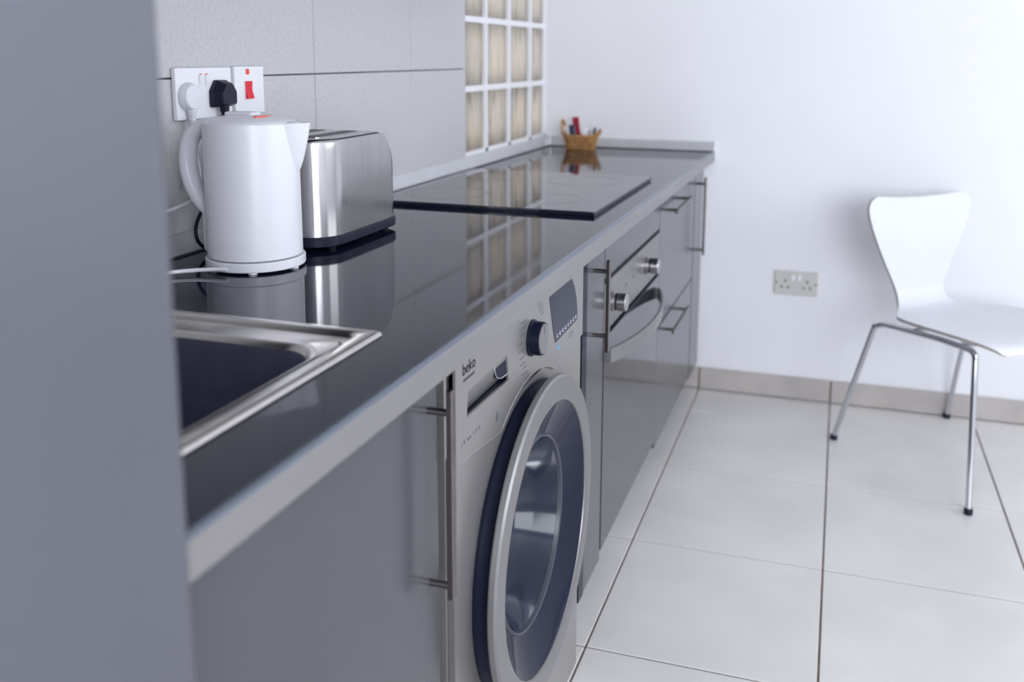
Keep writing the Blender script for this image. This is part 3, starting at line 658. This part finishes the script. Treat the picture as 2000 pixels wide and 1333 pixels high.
for y in (-1.9715, -1.9560):
    bm = bm_new(); plate(bm, [[(y-0.0055, 1.146), (y+0.0055, 1.146), (y+0.0055, 1.165), (y-0.0055, 1.165)]], WX+0.009, WX+0.0105); rk = ob('rocker', bm, 'plate_white', pl, smooth=False)
    bm = bm_new(); plate(bm, [[(y-0.0045, 1.1475), (y+0.0045, 1.1475), (y+0.0045, 1.164), (y-0.0045, 1.164)]], WX+0.0100, WX+0.0125); ob('rocker_face', bm, 'plastic_white', rk, smooth=False)
    bm = bm_new(); box(bm, (WX+0.0105, y-0.003, 1.1645), (WX+0.0108, y+0.003, 1.1662)); ob('rocker_mark', bm, 'neon_red', rk, smooth=False)
for y in (-2.005, -1.918):
    for dy, dz, w_, h_ in ((0, 0.011, 0.002, 0.004), (-0.011, -0.011, 0.0032, 0.002), (0.011, -0.011, 0.0032, 0.002)):
        bm = bm_new(); box(bm, (WX+0.0093, y+dy-w_, 1.128+dz-h_), (WX+0.0097, y+dy+w_, 1.128+dz+h_)); ob('pin_hole', bm, 'print_dark', pl, smooth=False)
t = thing('cooker_switch', (0.005, -1.832, 1.134), 'white wall switch with a red rocker and red indicator lamp', 'switch')
bm = bm_new(); faceplate(bm, (-1.877, 1.0915), (-1.788, 1.1775), 'x', WX, 0.0095); pl = ob('faceplate', bm, 'plate_white', t)
bm = bm_new(); plate(bm, [[(-1.8505, 1.1175), (-1.829, 1.1175), (-1.8235, 1.1515), (-1.8505, 1.1515)]], WX+0.009, WX+0.0108); ob('rocker_frame', bm, 'plate_white', pl, smooth=False)
bm = bm_new(); vs = [bm.verts.new(p) for p in ((WX+0.0100, -1.8488, 1.1185), (WX+0.0100, -1.8295, 1.1185), (WX+0.0100, -1.8295, 1.151), (WX+0.0100, -1.8488, 1.151), (WX+0.0165, -1.8488, 1.1195), (WX+0.0165, -1.8295, 1.1195), (WX+0.0120, -1.8295, 1.1345), (WX+0.0120, -1.8488, 1.1345), (WX+0.0130, -1.8295, 1.150), (WX+0.0130, -1.8488, 1.150))]
for f in ((0, 1, 5, 4), (4, 5, 6, 7), (7, 6, 8, 9), (9, 8, 2, 3), (0, 4, 7, 9, 3), (1, 2, 8, 6, 5), (0, 3, 2, 1)): bm.faces.new([vs[i] for i in f])
ob('rocker', bm, 'red_switch', pl, smooth=False, label='red rocker switch')
bm = bm_new(); box(bm, (WX+0.009, -1.8440, 1.1625), (WX+0.0112, -1.8350, 1.1725), 0.0008, 1); ob('indicator_lamp', bm, 'neon_red', pl)
t = thing('wall_socket', (0.921, -0.005, 0.421), 'pale double wall socket with nothing plugged in, on the white end wall', 'socket')
bm = bm_new(); faceplate(bm, (0.848, 0.379), (0.994, 0.463), 'y', -0.0004, 0.009); pl = ob('faceplate', bm, 'plate_beige', t)
for x in (0.884, 0.958):
    for dx, dz, w_, h_ in ((0, 0.009, 0.003, 0.0055), (-0.011, -0.013, 0.0045, 0.003), (0.011, -0.013, 0.0045, 0.003)):
        bm = bm_new(); box(bm, (x+dx-w_, -0.0099, 0.420+dz-h_), (x+dx+w_, -0.0093, 0.420+dz+h_)); ob('pin_hole', bm, 'print_grey', pl, smooth=False)
for x in (0.9105, 0.9315):
    bm = bm_new(); box(bm, (x-0.0065, -0.0128, 0.432), (x+0.0065, -0.0092, 0.452), 0.001, 1); ob('rocker', bm, 'plate_white', pl)
for x in (0.8545, 0.9875):
    bm = bm_new(); lathe(bm, [(0.0035, 0), (0.003, 0.0006)], (0, 0, 0), 'z', 12, (True, True))
    for v in bm.verts: v.co = Vector((x+v.co.x, -0.0094-v.co.z, 0.421+v.co.y))
    ob('screw', bm, 'print_grey', pl)
# plugs and cords belong to the appliances they feed
PX0 = WX+0.0098
plug(tb, -2.007, 1.129, 'plastic_white', PX0, True)
bm = bm_new(); cx0 = PX0+0.016
tube(bm, smooth_path([(PX0+0.0072, -2.007, 1.081), (PX0+0.008, -2.008, 1.05), (0.030, -2.012, 1.00), (0.035, -2.03, 0.968), (0.040, -2.09, 0.957), (0.045, -2.18, 0.952), (0.055, -2.27, 0.93), (0.085, -2.315, 0.897), (0.105, -2.285, 0.8765), (0.085, -2.23, 0.8755), (0.097, -2.185, 0.8775), (0.125, -2.160, 0.8785), (0.150, -2.1495, 0.8795), (0.172, -2.1440, 0.8800)], 8), 0.0032, 10)
ob('cord', bm, 'plastic_white', tb)
plug(toaster, -1.926, 1.131, 'plastic_black', PX0, False)
bm = bm_new()
tube(bm, smooth_path([(PX0+0.0115, -1.926, 1.083), (PX0+0.0115, -1.93, 1.04), (0.034, -1.955, 0.99), (0.037, -1.995, 0.962), (0.040, -2.030, 0.937), (0.042, -2.045, 0.915), (0.044, -2.041, 0.893), (0.050, -2.020, 0.8785), (0.060, -1.975, 0.8755), (0.068, -1.935, 0.880), (0.085, -1.925, 0.882)], 8), 0.003, 10)
ob('cord', bm, 'plastic_black', toaster)

# ================================================================== WICKER BASKET AND SACHETS
BCX, BCY = 0.163, -0.098
t = thing('wicker_basket', (BCX, BCY, H), 'small tan wicker basket in the far corner of the worktop', 'basket')
def oval(a, f):                                 # f 0 bottom .. 1 rim
    ex = 0.047+0.014*f; ey = 0.032+0.009*f
    c, s = math.cos(a), math.sin(a)
    return BCX+ex*math.copysign(abs(c)**0.7, c), BCY+ey*math.copysign(abs(s)**0.7, s)
bm = bm_new(); vs = [bm.verts.new((*oval(2*PI*i/40, 0), H+0.003)) for i in range(40)]; bm.faces.new(vs)
r = bmesh.ops.extrude_face_region(bm, geom=list(bm.faces)); bmesh.ops.translate(bm, verts=[g for g in r['geom'] if isinstance(g, bmesh.types.BMVert)], vec=(0, 0, -0.0025)); ob('bottom', bm, 'wicker', t, smooth=False)
for k in range(8):
    f = k/7; bm = bm_new(); pts = []
    for i in range(97):
        a = 2*PI*i/96; x, y = oval(a, f); q_ = 0.0022*math.sin(24*a+(PI if k % 2 else 0))
        pts.append((x+q_*math.cos(a), y+q_*math.sin(a), H+0.004+0.044*f+0.006*abs(math.cos(a))**3*f))
    tube(bm, pts, 0.0034 if k < 7 else 0.0045, 6, False); ob('woven_strand', bm, 'wicker', t)
for i in range(24):
    a = 2*PI*(i+0.5)/24; bm = bm_new(); x0, y0 = oval(a, 0); x1, y1 = oval(a, 1)
    tube(bm, [(x0, y0, H+0.002), (x1, y1, H+0.051)], 0.0018, 6); ob('stake', bm, 'wicker', t)
for sgn in (-1, 1):
    bm = bm_new(); pts = [(BCX+sgn*(0.059+0.010*math.sin(PI*i/14)), BCY+0.026*math.cos(PI*i/14), H+0.050+(0.052 if sgn < 0 else 0.02)*math.sin(PI*i/14)) for i in range(15)]
    tube(bm, pts, 0.0042, 8); ob('ear_handle', bm, 'wicker', t)
def sachet(name, loc, w_, h_, tilt, lean, yaw, m, label, cat='sachet'):
    """pillow shaped paper packet standing in the basket, crimped at both ends"""
    bm = bm_new(); nx, nz_ = 6, 10; F_, B_ = [], []
    for j in range(nz_+1):
        v = j/nz_; e = max(0.0, math.sin(PI*v))**0.6
        F_.append([]); B_.append([])
        for i in range(nx+1):
            u = i/nx; th = 0.0035*e*math.sin(PI*u)**0.7+0.0003
            F_[-1].append(bm.verts.new(((u-0.5)*w_, -th, v*h_))); B_[-1].append(bm.verts.new(((u-0.5)*w_, th, v*h_)))
    for j in range(nz_):
        for i in range(nx):
            bm.faces.new((F_[j][i], F_[j][i+1], F_[j+1][i+1], F_[j+1][i])); bm.faces.new((B_[j][i], B_[j+1][i], B_[j+1][i+1], B_[j][i+1]))
        bm.faces.new((F_[j][0], F_[j+1][0], B_[j+1][0], B_[j][0])); bm.faces.new((F_[j][nx], B_[j][nx], B_[j+1][nx], F_[j+1][nx]))
    for row in (0, nz_):
        for i in range(nx): bm.faces.new((F_[row][i], B_[row][i], B_[row][i+1], F_[row][i+1]))
    M_ = Matrix.Translation(loc) @ Matrix.Rotation(yaw, 4, 'Z') @ Matrix.Rotation(lean, 4, 'X') @ Matrix.Rotation(tilt, 4, 'Y')
    bm.transform(M_)
    return tag(ob(name, bm, m), label, cat, 'sachets in the wicker basket')
zb = H+0.006
sachet('sugar_sachet', (BCX-0.022, BCY-0.002, zb), 0.030, 0.082, -0.28, 0.10, 0.2, 'sachet_white', 'white paper sachet leaning left against the loop of the basket')
sachet('coffee_sachet', (BCX-0.016, BCY-0.016, zb), 0.022, 0.082, -0.16, 0.05, 0.1, 'sachet_navy', 'dark navy sachet leaning in front of the red one')
sachet('coffee_sachet', (BCX-0.012, BCY+0.010, zb), 0.026, 0.107, -0.10, 0.05, -0.2, 'sachet_red', 'tall red sachet sticking highest out of the basket')
sachet('sugar_sachet', (BCX+0.012, BCY+0.002, zb), 0.024, 0.070, 0.05, 0.10, 0.3, 'sachet_white', 'white paper sachet in the middle of the basket')
sachet('milk_sachet', (BCX+0.030, BCY-0.010, zb), 0.020, 0.064, 0.12, -0.05, -0.3, 'sachet_clear', 'pale greyish sachet towards the right of the basket')
sachet('coffee_sachet', (BCX+0.034, BCY+0.012, zb), 0.010, 0.072, 0.18, 0.08, 0.5, 'sachet_navy', 'slim dark stick sachet at the right end of the basket')

# ================================================================== CHAIR
CC = Vector((1.427, -0.380, 0)); DD = Vector((0.65, -0.76, 0)).normalized(); WW = Vector((0.76, 0.65, 0)).normalized()
def cl(d_, w_, z): return CC + DD*d_ + WW*w_ + Vector((0, 0, z))
t = thing('white_chair', tuple(CC), 'white moulded shell chair on thin chrome legs by the end wall', 'chair')
# shell: centre line (depth, height) with half width along it
cen = [(0.262, 0.424, 0.150), (0.255, 0.436, 0.185), (0.225, 0.443, 0.208), (0.15, 0.444, 0.220), (0.06, 0.441, 0.222), (-0.02, 0.437, 0.214), (-0.08, 0.434, 0.192), (-0.125, 0.434, 0.150), (-0.160, 0.441, 0.115), (-0.182, 0.458, 0.098), (-0.196, 0.485, 0.095), (-0.205, 0.53, 0.113), (-0.213, 0.585, 0.142), (-0.221, 0.64, 0.170), (-0.228, 0.69, 0.192), (-0.2325, 0.725, 0.203), (-0.235, 0.748, 0.205), (-0.2365, 0.764, 0.198), (-0.2375, 0.776, 0.184), (-0.238, 0.783, 0.165)]
cs = smooth_path(cen, 4)
bm = bm_new(); NW = 16; top = []; bot = []
for i, c in enumerate(cs):
    d_, z, hw = c; p0 = cs[max(0, i-1)]; p1 = cs[min(len(cs)-1, i+1)]
    tx, tz_ = p1[0]-p0[0], p1[1]-p0[1]; L_ = math.hypot(tx, tz_); nx_, nz_ = tz_/L_, -tx/L_   # normal towards the sitter
    rt_, rb_ = [], []
    for k in range(NW+1):
        s_ = -1+2*k/NW; wv = hw*s_
        back = min(1, max(0, (z-0.46)/0.2)); dish = 0.020*(s_*hw/0.2)**2*back + 0.010*(s_*hw/0.2)**2*(1-back)
        sag = 0.010*(1-s_*s_)*min(1, max(0, (z-0.74)/0.04)) if z > 0.74 else 0
        base = (d_+nx_*dish, z+nz_*dish-sag)
        rt_.append(bm.verts.new(cl(base[0]+nx_*0.0045, wv, base[1]+nz_*0.0045))); rb_.append(bm.verts.new(cl(base[0]-nx_*0.0045, wv, base[1]-nz_*0.0045)))
    top.append(rt_); bot.append(rb_)
ns = len(cs)
for i in range(ns-1):
    for k in range(NW):
        bm.faces.new((top[i][k], top[i][k+1], top[i+1][k+1], top[i+1][k])); bm.faces.new((bot[i][k], bot[i+1][k], bot[i+1][k+1], bot[i][k+1]))
ed = []
for i in range(ns-1):
    ed.append(bm.faces.new((top[i][0], top[i+1][0], bot[i+1][0], bot[i][0]))); ed.append(bm.faces.new((top[i][NW], bot[i][NW], bot[i+1][NW], top[i+1][NW])))
for k in range(NW):
    ed.append(bm.faces.new((top[0][k], bot[0][k], bot[0][k+1], top[0][k+1]))); ed.append(bm.faces.new((top[-1][k], top[-1][k+1], bot[-1][k+1], bot[-1][k])))
for f in ed: f.material_index = 1
sh = ob('shell', bm, 'chair_white', t, angle=0.9); sh.data.materials.append(MATS['chair_edge'])
feet = {}
for sgn in (-1, 1):
    w_ = 0.238*sgn
    bd, bw = (-0.128, -0.236) if sgn < 0 else (-0.160, 0.190)
    for nm, ctrl in (('leg', [(-0.266, w_, 0.012), (bd-0.004, bw, 0.385), (bd+0.006, bw, 0.408), (bd+0.030, bw*0.99, 0.4225), (bd+0.065, bw*0.96, 0.4265), (0.08, 0.195*sgn, 0.4265)]),
                     ('leg', [(0.268, w_, 0.012), (0.214, w_*0.83, 0.385), (0.211, w_*0.82, 0.408), (0.200, w_*0.81, 0.422), (0.175, w_*0.81, 0.4265), (0.08, 0.195*sgn, 0.4265)])):
        path = smooth_path([cl(*c) for c in ctrl], 8); bm = bm_new(); tube(bm, path, 0.0085, 14); lg = ob(nm, bm, 'chrome', t)
        d_ = ctrl[0][0]; p = cl(d_, w_, 0.0)
        bm = bm_new(); lathe(bm, [(0.0105, 0.0003), (0.0115, 0.003), (0.0115, 0.014), (0.0095, 0.018)], p, 'z', 16, (True, True)); ob('rubber_foot', bm, 'plastic_black', lg)
for d_ in (-0.01, 0.15):
    bm = bm_new(); tube(bm, [cl(d_, -0.19, 0.4245), cl(d_, 0.19, 0.4245)], 0.007, 10); ob('cross_bar', bm, 'chrome', t)
